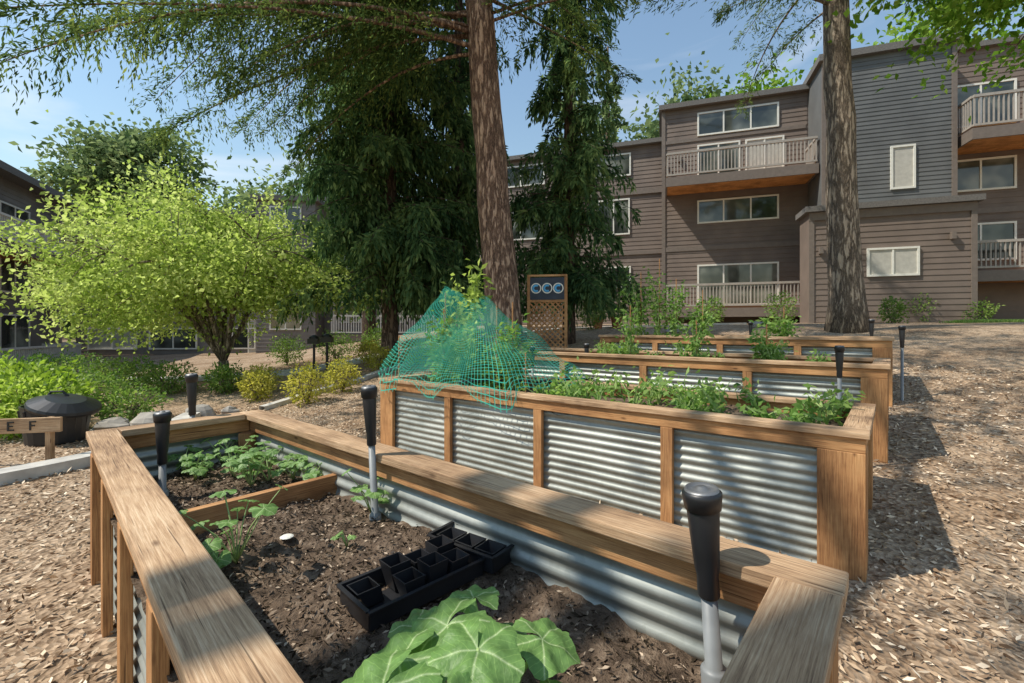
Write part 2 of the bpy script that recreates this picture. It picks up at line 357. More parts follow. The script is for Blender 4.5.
# ------------------------------------------------------------------ squash
def squashmat():
    m,nt,b=M('squash_leaf')
    tc=N(nt,'ShaderNodeTexCoord');sp=N(nt,'ShaderNodeSeparateXYZ');nt.links.new(tc.outputs['UV'],sp.inputs[0])
    pp=N(nt,'ShaderNodeMath',operation='PINGPONG');pp.inputs[1].default_value=.5;nt.links.new(sp.outputs[0],pp.inputs[0])
    mu=N(nt,'ShaderNodeMath',operation='MULTIPLY');nt.links.new(pp.outputs[0],mu.inputs[0]);nt.links.new(sp.outputs[1],mu.inputs[1])
    a2=N(nt,'ShaderNodeMath',operation='MULTIPLY');a2.inputs[1].default_value=1.4;nt.links.new(mu.outputs[0],a2.inputs[0])
    s2=N(nt,'ShaderNodeMath',operation='SUBTRACT');nt.links.new(sp.outputs[1],s2.inputs[0]);nt.links.new(a2.outputs[0],s2.inputs[1])
    p2=N(nt,'ShaderNodeMath',operation='PINGPONG');p2.inputs[1].default_value=.085;nt.links.new(s2.outputs[0],p2.inputs[0])
    t=noise(nt,26,4,'Object')
    r=ramp(nt,mu.outputs[0],[(.0,(.5,.62,.34)),(.014,(.33,.46,.18)),(.03,(.18,.32,.09))])
    rv=ramp(nt,p2.outputs[0],[(.0,(1.7,1.5,1.6)),(.012,(1,1,1))])
    r2=ramp(nt,t.outputs[0],[(.3,(.7,.72,.7)),(.65,(1.2,1.2,1.15))])
    mm=N(nt,'ShaderNodeMix',data_type='RGBA',blend_type='MULTIPLY');mm.inputs[0].default_value=1
    m0=N(nt,'ShaderNodeMix',data_type='RGBA',blend_type='MULTIPLY');m0.inputs[0].default_value=.8
    nt.links.new(r.outputs[0],m0.inputs[6]);nt.links.new(rv.outputs[0],m0.inputs[7])
    nt.links.new(m0.outputs[2],mm.inputs[6]);nt.links.new(r2.outputs[0],mm.inputs[7]);nt.links.new(mm.outputs[2],b.inputs['Base Color'])
    b.inputs['Roughness'].default_value=.5;b.inputs['Specular IOR Level'].default_value=.45;bump(nt,b,t.outputs[0],.6,.012)
    tr=N(nt,'ShaderNodeBsdfTranslucent');hs=N(nt,'ShaderNodeHueSaturation');hs.inputs['Value'].default_value=1.6
    nt.links.new(mm.outputs[2],hs.inputs['Color']);nt.links.new(hs.outputs[0],tr.inputs[0])
    mx=N(nt,'ShaderNodeMixShader');mx.inputs[0].default_value=.35;nt.links.new(b.outputs[0],mx.inputs[1]);nt.links.new(tr.outputs[0],mx.inputs[2])
    nt.links.new(mx.outputs[0],nt.nodes['Material Output'].inputs[0]);return m
sqm=squashmat();stemm=plain('plant_stem',(.34,.46,.16),.6)
def bigleaf(mb,c,R,az,tilt,mat=0):
    A=60 if R>.07 else 30;Rn=9 if R>.07 else 4;vs=[];uvl=[]
    q=Matrix.Rotation(az,3,'Z')@Matrix.Rotation(tilt,3,'Y')
    ph=random.random()*6;cu=random.uniform(.5,1.1)
    for j in range(Rn+1):
        for k in range(A+1):
            th=-math.pi*.95+2*math.pi*.95*k/A;rr=j/Rn
            lob=.90+.085*math.cos(5*th)
            if A>40: lob*=1+.022*math.sin(th*31+ph)+.015*math.sin(th*17+ph*2)
            lob*=1.02-.1*(abs(th)/math.pi)
            x=R*rr*lob*math.cos(th);y=R*rr*lob*math.sin(th)*1.06
            zz=R*(.11*rr*abs(math.sin(th*2.5))-.26*cu*rr**2.2+.07*rr*rr*math.sin(th*7+ph)+.04*math.sin(x/R*9+ph)*math.cos(y/R*8))
            vs.append(Vector(c)+q@Vector((x,y,zz)));uvl.append((th/(2*math.pi/5),rr))
    fs=[];uvs=[]
    for j in range(Rn):
        for k in range(A):
            f=(j*(A+1)+k,(j+1)*(A+1)+k,(j+1)*(A+1)+k+1,j*(A+1)+k+1);fs.append(f);uvs.append([uvl[i] for i in f])
    mb.add(vs,fs,mat,uvs)
def squash(name,root,L):
    e=empty(name);lf=MB();st=MB();r0=Vector(root)
    for (x,y,z,R,az,tilt) in L:
        c=Vector((x,y,z));bigleaf(lf,c,R,math.radians(az),math.radians(tilt))
        mid=(r0+c)/2+Vector((0,0,.03));k=min(1,max(.35,R/.1));st.tube([r0,mid.lerp(r0,.4),mid,mid.lerp(c,.6),c-Vector((0,0,.003))],[.008*k,.007*k,.006*k,.006*k,.005*k],7)
    lf.obj('leaves',[sqm],e,smooth=True);st.obj('stems',[stemm],e,smooth=True)
squash('squash_plant',(-.03,1.02,.58),[(-.15,1.05,.815,.115,215,20),(-.235,.95,.80,.115,215,22),(.07,1.06,.775,.095,-15,12),(-.10,1.2,.79,.075,110,6),(-.23,1.13,.765,.085,170,12),(-.32,1.0,.72,.1,190,22),(.10,.97,.69,.08,-40,20),(-.07,.93,.845,.1,262,16),(-.02,1.22,.69,.06,80,6),(-.24,.84,.83,.115,235,18),(-.12,.80,.82,.1,275,16)])
def seedling(name,x,y,z,n,h,R):
    L=[]
    for i in range(n):
        a=random.uniform(0,360);d=random.uniform(.2,1)*h*.75
        L.append((x+d*math.cos(math.radians(a)),y+d*math.sin(math.radians(a)),z+random.uniform(.3,1)*h,R*random.uniform(.5,1.15),a,random.uniform(0,40)))
    squash(name,(x,y,z),L)
seedling('squash_plant',-1.09,1.80,.57,13,.26,.05);seedling('squash_plant',-.70,2.27,.57,13,.22,.045)
seedling('squash_plant',-.70,1.93,.57,5,.07,.02)
for i in range(20): seedling('squash_plant',-2.15+1.05*(i/19)+random.uniform(-.05,.05),2.62+.55*random.random()*(1-.3*i/17),.57,7,random.uniform(.12,.26),.045)
# ------------------------------------------------------------------ vegetables in the other beds
def veg(name,x,y,z,h,sp,n=300,s=.05,mat=L_veg,stake=False,stems=6):
    e=empty(name,(x,y,z));st=MB();C=[];
    for i in range(stems):
        a=random.uniform(0,6.28);t=np.array([sp*math.cos(a)*random.uniform(.3,1),sp*math.sin(a)*random.uniform(.3,1),h*random.uniform(.6,1)])
        mid=t*.5*np.array([.6,.6,1.1]);st.tube([(0,0,-.02),mid,t],[.008,.006,.002],5)
        k=n//stems;tt=rng.random(k)[:,None]**.7
        p=tt*t+ (tt*(1-tt))*4*(mid-t*.5);C.append(p+rng.normal(size=(k,3))*np.array([sp*.22,sp*.22,h*.05+.02]))
    C=np.concatenate(C);C[:,2]=np.maximum(C[:,2],.01)
    D=C*np.array([1,1,.0])+rng.normal(size=C.shape)*.12+np.array([0,0,-.03])
    leaves('foliage',C,D,rng.uniform(.6,1.3,len(C))*s,rng.uniform(.35,.6,len(C))*s,mat,e)
    if stake: st.tube([(.02,0,0),(.02,0,h*1.1)],[.008,.008],5,1)
    st.obj('stems',[stemm,side_wood],e);return e
def onbed(NL,s,w): p=np.array(NL)+u1*s+u2*w;return float(p[0]),float(p[1])
for i in range(26):
    x,y=onbed((-1.62,5.6),2.0+2.5*random.random(),.2+.9*random.random());veg('bean_plant',x,y,.76,random.uniform(.12,.36),.2,75,.07)
for i in range(9):
    x,y=onbed((-1.62,5.6),.25+1.5*random.random(),.3+.7*random.random());veg('tomato_plant',x,y,.76,random.uniform(.5,.95),.22,380,.08,stake=True)
x,y=onbed((-1.62,5.6),.95,.6);veg('tomato_plant',x,y,.76,1.6,.24,340,.1,L_yel)
x,y=onbed((-1.62,5.6),.45,.9);veg('tomato_plant',x,y,.76,1.4,.24,300,.09,L_yel)
for i in range(14):
    x,y=onbed((-.22,7.14),1.2+3.2*random.random(),.3+.7*random.random());veg('bean_plant',x,y,1.05,random.uniform(.14,.34),.16,90,.06)
for (s,h) in((1.3,.7),(2.2,.5),(3.0,.45)):
    x,y=onbed((-.22,7.14),s+.6,.6);veg('tomato_plant',x,y,1.05,h,.2,200,.08,stake=True)
for (s,h) in((1.0,1.15),(1.35,1.35),(1.65,1.0),(2.1,.8),(3.3,.5)):
    x,y=onbed((1.6,8.3),s-.5,.6);veg('tomato_plant',x,y,1.27,h,.28,330,.09,stake=True)
def netmat():
    m,nt,b=M('green_netting');tc=N(nt,'ShaderNodeTexCoord');sp=N(nt,'ShaderNodeSeparateXYZ');nt.links.new(tc.outputs['UV'],sp.inputs[0])
    outs=[]
    for i in(0,1):
        p=N(nt,'ShaderNodeMath',operation='PINGPONG');p.inputs[1].default_value=.5;nt.links.new(sp.outputs[i],p.inputs[0])
        l=N(nt,'ShaderNodeMath',operation='LESS_THAN');l.inputs[1].default_value=.062;nt.links.new(p.outputs[0],l.inputs[0]);outs.append(l)
    mx=N(nt,'ShaderNodeMath',operation='MAXIMUM');nt.links.new(outs[0].outputs[0],mx.inputs[0]);nt.links.new(outs[1].outputs[0],mx.inputs[1])
    nt.nodes.remove(b);df=N(nt,'ShaderNodeBsdfDiffuse');df.inputs[0].default_value=(.06,.4,.3,1);tp=N(nt,'ShaderNodeBsdfTransparent');ms=N(nt,'ShaderNodeMixShader')
    nt.links.new(mx.outputs[0],ms.inputs[0]);nt.links.new(tp.outputs[0],ms.inputs[1]);nt.links.new(df.outputs[0],ms.inputs[2]);nt.links.new(ms.outputs[0],nt.nodes['Material Output'].inputs[0])
    return m
e=empty('garden_netting');m=MB();K=132;J=50;NLn=np.array((-1.62,5.6));ac=(1.08,.62)
def segd(a,b,p):
    ax,ay=b[0]-a[0],b[1]-a[1];t=max(0,min(1,((p[0]-a[0])*ax+(p[1]-a[1])*ay)/(ax*ax+ay*ay)));return math.hypot(p[0]-a[0]-ax*t,p[1]-a[1]-ay*t),t
vs=[];uvl=[]
for j in range(J+1):
    t=j/J
    for k in range(K+1):
        th=2*math.pi*(k%K)/K;c_,s_=math.cos(th),math.sin(th)
        Rr=1/((abs(c_)/1.25)**4+(abs(s_)/.78)**4)**(1/4)
        fold=.06*math.sin(th*9+1)+.035*math.sin(th*17)+.02*math.sin(th*31+2)
        f=mn.noise(Vector((c_*t*3,s_*t*3,t*2)))*.13
        a=Rr*t*(1+fold*t*.7);s=ac[0]+a*c_;w=ac[1]+a*s_
        d,tt=segd((.45,.65),(1.4,.55),(s,w));top=1.1-.22*tt
        de=(1-t)*Rr
        hh=top*(de/(de+d*1.0+1e-6))**.85
        hh=max(0,hh+f*min(1,de*3)*1.2)
        p=NLn+u1*s+u2*w
        drop=-.2*max(0,t-.92)/.08*(.5+.5*math.sin(th*7))
        vs.append((p[0],p[1],.912+hh+drop*(1 if (w<-.06) else 0)+(.012*math.sin(th*23)+.012 if t>.93 else 0)));uvl.append((k/K*5.2/.03,t*1.6/.03))
fs=[];uvs=[]
for j in range(J):
    for k in range(K):
        f=(j*(K+1)+k,j*(K+1)+k+1,(j+1)*(K+1)+k+1,(j+1)*(K+1)+k);fs.append(f);uvs.append([uvl[i] for i in f])
m.add(vs,fs,0,uvs);m.obj('net',[netmat()],e,smooth=True)
m=MB()
for (a,b_,h) in((.45,.65,1.05),(1.4,.55,.85),(.1,.2,.5),(2.0,.3,.35)):
    p=NLn+u1*a+u2*b_;m.tube([(p[0],p[1],.7),(p[0],p[1],.9+h)],[.009,.009],6)
m.obj('support_canes',[side_wood],e)
# ------------------------------------------------------------------ trees
def trunk_pts(b,t,n=14,wob=.06):
    b=Vector(b);t=Vector(t);return [b.lerp(t,i/n)+Vector((random.uniform(-wob,wob),random.uniform(-wob,wob),0))*(0 if i==0 else 1) for i in range(n+1)]
def conifer_limbs(mb,C,D,T,zs,length,azs,droop,dens,hang,side=.5,q=9):
    for z,Lb,az in zip(zs,length,azs):
        p0=np.array(T(z));d=np.array([math.cos(az),math.sin(az),0]);n=10
        rise=random.uniform(.02,.2);k1=droop*random.uniform(.7,1.3);wv=random.uniform(-.25,.25)
        sid=np.array([-d[1],d[0],0])
        def P(t): 
            t=np.asarray(t)[...,None];return p0+d*Lb*t+sid*(wv*Lb*t*t)+np.array([0,0,1])*(rise*Lb*t-k1*Lb*t**2)
        mb.tube([P(i/n) for i in range(n+1)],[max(.005,.015*Lb**.6*(1-i/n)+.004) for i in range(n+1)],5)
        m_=int(Lb*dens);t=.08+.92*rng.random(m_)**.8
        base=P(t)
        sg=np.where(rng.random(m_)<.5,-1,1)[:,None];ln=(side*Lb*.28*(1.15-t)+.15)[:,None]*rng.uniform(.4,1.2,(m_,1))
        tw=sid*sg*.9+d*.55+rng.normal(size=(m_,3))*.15
        uu=np.linspace(.05,1,q)[None,:,None]
        pts=base[:,None,:]+tw[:,None,:]*ln[:,None,:]*uu-np.array([0,0,1])*hang*ln[:,None,:]*uu**1.6
        pts=pts.reshape(-1,3)+rng.normal(size=(m_*q,3))*.025
        dd=np.repeat(tw,q,0)*.7-np.array([0,0,1])*hang*1.1*np.tile(uu[0,:,0],m_)[:,None]+rng.normal(size=(m_*q,3))*.35
        C.append(pts);D.append(dd)
def conifer(name,base,top,r,barkm,leafm,limbs,lw=(.12,.03),flare=1.5):
    e=empty(name);b=Vector(base);t=Vector(top);m=MB()
    pts=trunk_pts(base,top,26,.03);H=len(pts)-1
    m.tube(pts,[r*(1-.75*i/H)*(1+(flare-1)*math.exp(-i*1.6)) for i in range(H+1)],20)
    T=lambda z:b.lerp(t,(z-b.z)/(t.z-b.z))
    C=[];D=[]
    for L in limbs: conifer_limbs(m,C,D,T,*L)
    m.obj('trunk_and_limbs',[barkm],e,smooth=True)
    C=np.concatenate(C);D=np.concatenate(D);k=len(C)
    leaves('foliage',C,D,rng.uniform(.6,1.3,k)*lw[0],rng.uniform(.7,1.3,k)*lw[1],leafm,e,.1)
def U(a,b,n): return rng.uniform(a,b,n)
g=G(-.1,9)
nl=46;nr=20
zsl=U(6.9,12.5,nl);azl=U(math.radians(140),math.radians(208),nl)
zsr=U(7.6,12.5,nr);azr=U(math.radians(-60),math.radians(50),nr)
conifer('douglas_fir_tree',(-.08,9,g-.1),(-1.9,9.6,24),.36,bark_red,L_fir,[
 (zsl,U(3.2,7.6,nl),azl,.38,21,.9,.75,15),(zsr,U(3,6.5,nr),azr,.22,18,.7,.55,13),
 (U(12,22,30),U(2,4.5,30),U(0,6.28,30),.25,8,.4,.5)],(.12,.028))
for (x,y,R,z0,H,nn,rt) in((-3.3,12.2,2.45,2.8,16,360,.22),(-1.6,13.4,2.0,2.7,17,200,.22),(1.55,12.6,1.75,2.6,18,270,.17),(-5.2,16.5,2.2,4.2,16,120,.25)):
    gz=G(x,y);z=U(0,1,nn)**1.35*(H-z0)+z0
    conifer('western_red_cedar_tree',(x,y,gz-.1),(x+.05,y,H+1),rt,bark_dark,L_cedar,[(z,R*(1-.55*(z-z0)/(H-z0))*U(.35,1.2,nn),U(0,6.28,nn),.38,14,2.1,.55,10)],(.2,.06),1.3)
nn=22
conifer('fir_tree',(8.1,11,G(8.05,11)-.15),(7.5,11.3,24),.36,bark_gray,L_fir,[(U(9.2,14,nn),U(2.5,5.5,nn),U(math.radians(90),math.radians(290),nn),.22,15,.6,.5,13),(U(9.5,14,10),U(2,4,10),U(-1.3,1.3,10),.2,12,.5,.5)],(.12,.026),1.35)
def broadleaf(name,base,rt,centre,rad,ncl,nper,ls,mat,barkm,fork=.3,stems=5,clr=.4,zmin=None,seed=1,low=.75,flat=.3):
    random.seed(seed);R=np.random.default_rng(seed);e=empty(name);m=MB();b=Vector(base);c=Vector(centre)
    fk=b.lerp(Vector((b.x*.6+c.x*.4,b.y*.6+c.y*.4,c.z)),fork);m.tube([b-Vector((0,0,.1)),b.lerp(fk,.35),fk],[rt*1.35,rt,rt*.85],12)
    limbs=[]
    for i in range(stems):
        a=2*math.pi*(i+random.random()*.6)/stems;end=c+Vector((rad[0]*.62*math.cos(a),rad[1]*.62*math.sin(a),rad[2]*random.uniform(-.1,.6)))
        if i==0:end=c+Vector((0,0,rad[2]*.7))
        pts=[]
        for k in range(9):
            t=k/8;p=fk.lerp(end,t);p.z+=rad[2]*.22*math.sin(t*math.pi)*random.uniform(.8,1.2);p.x+=random.uniform(-.06,.06)*rad[0]*.5*t
            pts.append(p)
        m.tube(pts,[rt*.6*(1-.8*k/8) for k in range(9)],8);limbs+=pts[2:]
    C=[]
    k=0
    lump=[(Vector((random.gauss(0,1),random.gauss(0,1),random.gauss(0,1))).normalized(),random.uniform(.68,1.2)) for _ in range(16)]
    while k<ncl:
        d=Vector((random.gauss(0,1),random.gauss(0,1),random.gauss(0,1))).normalized()
        f=1
        for l,s in lump:
            if d.dot(l)>.8: f=s
        rr=random.random()**.42*f
        p=c+Vector((d.x*rad[0]*rr,d.y*rad[1]*rr,d.z*rad[2]*rr*(low if d.z<0 else 1)))
        if zmin and p.z<zmin: continue
        q=min(limbs,key=lambda l:(l-p).length);md=q.lerp(p,.5)+Vector((0,0,.1*(p-q).length))
        m.tube([q,md,p],[rt*.11,rt*.08,rt*.03],4)
        nn=int(nper*R.uniform(.4,1.5));w=(p-q).normalized()
        ax=R.normal(size=(nn,1))*clr*1.0
        C.append(np.array(p)+ax*np.array(w)+R.normal(size=(nn,3))*clr*np.array([.6,.6,flat]));k+=1
    C=np.concatenate(C);n=len(C);m.obj('trunk_and_limbs',[barkm],e,smooth=True)
    D=R.normal(size=(n,3))+np.array([0,0,-.5])+norm(C-np.array(centre))*.7
    leaves('foliage',C,D,R.uniform(.6,1.3,n)*ls,R.uniform(.45,.75,n)*ls,mat,e);return e
g=G(-7.25,11.5)
broadleaf('locust_tree',(-7.25,11.5,g),.13,(-7.85,11.6,2.85),(4.1,2.8,2.15),360,115,.11,L_yel,bark_gray,.2,9,.42,zmin=1.4,seed=5,flat=.2)
broadleaf('added_dapple_tree',(14.5,9.5,1.5),.25,(11.7,9,9.2),(4.3,3.0,2.7),190,60,.19,L_maple,bark_gray,.5,7,.45,seed=9)
# unseen tree added so its crown dapples the chips on the right
broadleaf('added_dapple_tree',(-7.5,-2.5,0),.2,(-2.2,2.8,11.5),(4.2,5,1.6),62,42,.22,L_maple,bark_gray,.5,7,.7,seed=21)
broadleaf('cottonwood_tree',(-31,38,0),.35,(-31.5,38,13),(4.8,4,6.2),180,80,.5,L_far,bark_gray,.3,7,1.0,seed=12)
broadleaf('alder_tree',(-46,42,0),.35,(-46,42,10),(6,4,6),140,70,.5,L_far,bark_gray,.3,7,1.1,seed=13)
broadleaf('alder_tree',(-17,36,0),.35,(-17,36,9),(7,4,5.5),150,70,.5,L_far,bark_gray,.3,7,1.1,seed=14)
broadleaf('alder_tree',(12,34,1),.35,(12,34,13),(4,4,5),130,70,.45,L_far,bark_gray,.3,7,1.0,seed=15)
broadleaf('added_dapple_tree',(28,30,1),.35,(27,30,15),(6,5,6),150,80,.5,L_maple,bark_gray,.3,7,1.0,seed=16)
broadleaf('added_dapple_tree',(18,33,1),.35,(17,34,15.5),(4.5,4,4),110,70,.45,L_maple,bark_gray,.3,7,1.0,seed=17)
for (x,y,H) in((4.5,33,21),(8,38,24),(-3,33,22),(-9,31,21)):
    z=U(3,H,130);conifer('background_fir_tree',(x,y,1),(x,y,H+1),.3,bark_dark,L_far,[(z,3.4*(1-.8*(z-3)/(H-3))*U(.6,1.1,130),U(0,6.28,130),.25,5,.7,.8)],(.5,.18),1.2)
C=[]
for i in range(200):
    a=math.radians(-15+210*i/200);d=random.uniform(75,110);x=d*math.cos(a);y=d*math.sin(a);h=random.uniform(8,15)
    k=110;t=rng.random(k);C.append(np.c_[x+rng.normal(size=k)*3,y+rng.normal(size=k)*3,t*h])
C=np.concatenate(C);leaves('distant_trees',C,rng.normal(size=C.shape),2.4,1.5,L_far)
# ------------------------------------------------------------------ shrubs
def shrub(name,x,y,r,h,mat=L_shrub,n=1500,s=.06,zoff=0):
    g=G(x,y)+zoff;e=empty(name,(x,y,g));k=n;d=norm(rng.normal(size=(k,3)));rr=rng.random((k,1))**.3
    f=1+.3*np.sin(d[:,:1]*5+x)*np.cos(d[:,1:2]*6+d[:,2:]*4)+.1*np.sin(d[:,:1]*13+y)
    C=d*rr*f*np.array([r,r,h*.5])+np.array([0,0,h*.52]);C[:,2]=np.maximum(C[:,2],.02)
    leaves('foliage',C,d+rng.normal(size=(k,3))*.6,rng.uniform(.6,1.3,k)*s,rng.uniform(.4,.7,k)*s,mat,e)
    m=MB()
    for i in range(9):
        a=random.uniform(0,6.28);m.tube([(0,0,-.03),(r*.3*math.cos(a),r*.3*math.sin(a),h*.4),(r*.7*math.cos(a),r*.7*math.sin(a),h*.8)],[.014,.01,.004],5)
    m.obj('stems',[bark_gray],e)
L_bright=leafmat('bright_shrub_foliage',(.12,.2,.03),(.3,.42,.07),(.5,.58,.18),.45,True)
shrub('green_shrub',-6.9,6.5,.62,.85,L_bright,2800,.09);shrub('green_shrub',-7.9,7.0,.75,1.0,L_bright,3000,.09);shrub('green_shrub',-6.1,7.2,.45,.55,n=1500)
shrub('green_shrub',-9.2,8.6,.7,.9,n=2200,s=.08);shrub('green_shrub',-7.6,8.3,.55,.7,n=1700)
for (x,y,r,h) in((-9.6,11,.55,.75),(-8.7,10.6,.55,.75),(-10.7,11.3,.6,.8),(-7.7,10.2,.5,.7),(-12,11.8,.6,.8),(-5.6,14.5,.6,.9),(-7.2,14.6,.5,.9),(-4.4,15,.5,.8),(-6.3,10,.4,.6)): shrub('boxwood_shrub',x,y,r,h,n=1500,s=.065)
for (x,y,r,h) in((-3.75,8.3,.33,.68),(-3.4,9.1,.32,.64),(-5.3,9.6,.3,.55),(-5.0,8.9,.3,.55),(-3.3,11.5,.35,.55),(-2.5,11.8,.35,.65),(-4.1,13,.35,.6)): shrub('golden_spirea_shrub',x,y,r,h,L_gold,1100,.06)
for (x,y,r,h) in((9.7,16.4,.5,1.1),(14.0,15.8,.5,1.0),(12.2,14.6,.35,.8),(2.6,15,.4,1.0),(15.5,15.2,.5,.7),(7.8,17.6,.35,1.0)): shrub('garden_shrub',x,y,r,h,n=700,s=.09)
# ------------------------------------------------------------------ apartment buildings
def window(fr,gl,x0,x1,z0,z1,t,mull=1,kind=0):
    w=.07
    gl.box(x0+w,x1-w,t-.045,t-.002,z0+w,z1-w,kind)
    fr.box(x0,x1,t-.08,t,z0,z0+w);fr.box(x0,x1,t-.08,t,z1-w,z1)
    fr.box(x0,x0+w,t-.078,t,z0+w,z1-w);fr.box(x1-w,x1,t-.078,t,z0+w,z1-w)
    for i in range(mull):
        x=x0+(x1-x0)*(i+1)/(mull+1);fr.box(x-.03,x+.03,t-.07,t,z0+w,z1-w)
def laps(mb,x0,x1,y,z0,z1,pitch=.2):
    """overlapping siding boards: each board's lower edge stands proud of the one below"""
    k=int((z1-z0)/pitch)
    for i in range(k):
        a=z0+i*pitch;b_=a+pitch
        vs=[(x0,y-.024,a),(x1,y-.024,a),(x1,y-.006,b_),(x0,y-.006,b_),(x0,y,a),(x1,y,a)]
        mb.add(vs,[(0,1,2,3),(0,4,5,1)])
def railing(mb,x0,x1,y,z0,z1,side0=None,side1=None):
    mb.box(x0,x1,y-.04,y+.04,z1-.09,z1);mb.box(x0,x1,y-.03,y+.03,z0+.08,z0+.15)
    k=int((x1-x0)/.13)
    for i in range(k+1): x=x0+.03+(x1-x0-.06)*i/k;mb.box(x-.02,x+.02,y-.018,y+.018,z0+.15,z1-.09)
    for yy,x in((side0,x0),(side1,x1)):
        if yy is None: continue
        mb.box(x-.04,x+.04,y+.04,yy,z1-.088,z1-.002);mb.box(x-.03,x+.03,y+.03,yy,z0+.082,z0+.148)
        k=int((yy-y)/.13)
        for i in range(1,k): q=y+(yy-y)*i/k;mb.box(x-.018,x+.018,q-.02,q+.02,z0+.15,z1-.09)
def balcony(rl,sf,fa,x0,x1,y0,y1,zf,zr):
    fa.box(x0,x1,y0,y0+.06,zf-.38,zf);fa.box(x0,x0+.06,y0+.062,y1-.035,zf-.378,zf-.002);fa.box(x1-.06,x1,y0+.062,y1-.035,zf-.378,zf-.002)
    sf.box(x0+.062,x1-.062,y0+.062,y1-.035,zf-.34,zf-.05)
    railing(rl,x0+.05,x1-.05,y0+.05,zf,zr,y1,y1)
e=empty('apartment_building',(7.2,21,0),math.radians(-18.5))
W=MB();Wg=MB();T=MB();F_=MB();Gl=MB();R=MB();S=MB();Rf=MB()
W.box(-10,-.28,.6,8,0,10.3);laps(W,-10,-.28,.6,.1,10.3);Rf.box(-10.15,-.28,.35,8.2,10.3,10.5)
T.box(-10.02,-.27,.5,.6,7.95,8.2);T.box(-10.02,-.27,.52,.6,5.05,5.2)
for z0,z1 in((8.9,10.0),(3.45,4.5)): window(F_,Gl,-4.4,-1.7,z0,z1,.6,1)
window(F_,Gl,-3.3,-1.75,6.05,7.8,.6,1);window(F_,Gl,-8.6,-6,8.9,10,.6);window(F_,Gl,-8.6,-6,6.1,7.6,.6)
W.box(-.27,5.6,0,8,0,11.5);laps(W,-.12,5.55,0,.1,11.5);Rf.box(-.4,5.75,-.25,8.2,11.5,11.72)
T.box(-.28,-.12,-.06,0,1.3,11.48);T.box(-.1,5.5,-.05,0,9.95,10.1);T.box(-.1,5.5,-.05,0,5.0,5.2)
window(F_,Gl,1.25,4.5,10.15,11.2,0,2);window(F_,Gl,1.25,4.5,6.2,7.25,0,2,0);window(F_,Gl,1.25,3.0,8.0,9.75,0,1);window(F_,Gl,3.2,4.7,8.0,9.75,0,1,1)
window(F_,Gl,1.25,4.5,2.5,4.35,0,2)
balcony(R,S,T,-.1,5.55,-1.6,0,7.93,9.0);balcony(R,S,T,-.1,5.55,-1.2,0,2.35,3.4)
Wg.box(5.6,9.7,-1.8,8,0,11.7);laps(Wg,5.72,9.56,-1.8,5.9,11.7,.16);Rf.box(5.45,9.85,-2.0,8.2,11.7,11.95)
T.box(5.58,5.72,-1.86,-1.8,5.9,11.68);T.box(9.56,9.71,-1.86,-1.8,5.9,11.68)
window(F_,Gl,7.75,8.5,6.6,8.2,-1.8,0,1)
W.box(4.85,9.65,-3.0,-1.801,0,5.7);laps(W,5.0,9.5,-3.0,.9,5.4);Rf.box(4.7,9.8,-3.2,-1.805,5.7,5.9);T.box(4.84,9.66,-3.06,-3.0,5.4,5.69);T.box(4.84,5.0,-3.05,-3.0,1,5.4);T.box(9.5,9.66,-3.05,-3.0,1,5.4)
window(F_,Gl,6.6,8.1,3.3,4.3,-3.0,1,1)
W.box(9.7,17,-.6,8,0,11.9);laps(W,9.75,17,-.6,.5,11.9);Rf.box(9.9,17.2,-.8,8.2,11.9,12.1)
balcony(R,S,T,9.85,16.5,-2.4,-.6,8.35,9.5);balcony(R,S,T,9.85,16.5,-2.0,-.6,3.5,4.55)
for z0,z1 in((6.6,7.8),(4.0,5.4),(9.0,10.6)):
    window(F_,Gl,9.95,12.0,z0,z1,-.6,1,0);window(F_,Gl,12.4,14.6,z0,z1,-.6,1,1)
T.box(9.9,17,-.66,-.6,5.75,5.95)
for x,y,z in((.5,0,9.2),(5.2,-3.0,4.3),(9.0,-3,4.6)): T.box(x-.06,x+.06,y-.16,y-.001,z-.12,z+.12)
W.obj('walls',[brown],e);Wg.obj('gray_walls',[gray],e);T.obj('trim',[trim],e);F_.obj('window_frames',[white],e);Gl.obj('window_glass',[glass,blind],e)
R.obj('balcony_railings',[railp],e);S.obj('balcony_soffits',[dark_wood],e);Rf.obj('roof',[roofm],e)
e=empty('apartment_building',(-23,24,0),math.radians(6.3))
W=MB();T=MB();F_=MB();Gl=MB();R=MB();S=MB();Rf=MB()
W.box(0,9.5,0,8,-.5,7.6);laps(W,0,9.5,0,-.3,7.6);Rf.box(-.1,9.7,-.3,8.2,7.6,7.85)
W.box(9.5,12.5,-1.2,8,-.5,8.2);laps(W,9.5,12.5,-1.2,-.3,8.2);Rf.box(9.3,12.7,-1.4,8.2,8.2,8.45)
W.box(12.5,19.5,.4,8,-.5,8.6);laps(W,12.5,19.5,.4,-.3,8.6);Rf.box(12.6,19.7,.1,8.2,8.6,8.85)
for x in(.6,3.6,6.6):
    for z in(.35,3.1,5.7): window(F_,Gl,x,x+2.4,z,z+1.15,0,1,random.choice((0,0,1)))
for z in(1.4,4.2,6.7): window(F_,Gl,10.2,11.8,z,z+1.2,-1.2,1,0)
for x in(13,15.4,17.6):
    for z in(1.8,4.4,6.8): window(F_,Gl,x,x+1.5,z,z+1.2,.4,1,random.choice((0,1)))
balcony(R,S,T,13.2,18.9,-1.1,.4,1.15,2.2);balcony(R,S,T,13.6,18.9,-1.1,.4,4.0,5.0)
T.box(0,9.5,-.05,0,2.4,2.6);T.box(0,9.5,-.05,0,5.1,5.3)
window(F_,Gl,8.6,9.4,.0,2.0,0,0,1)
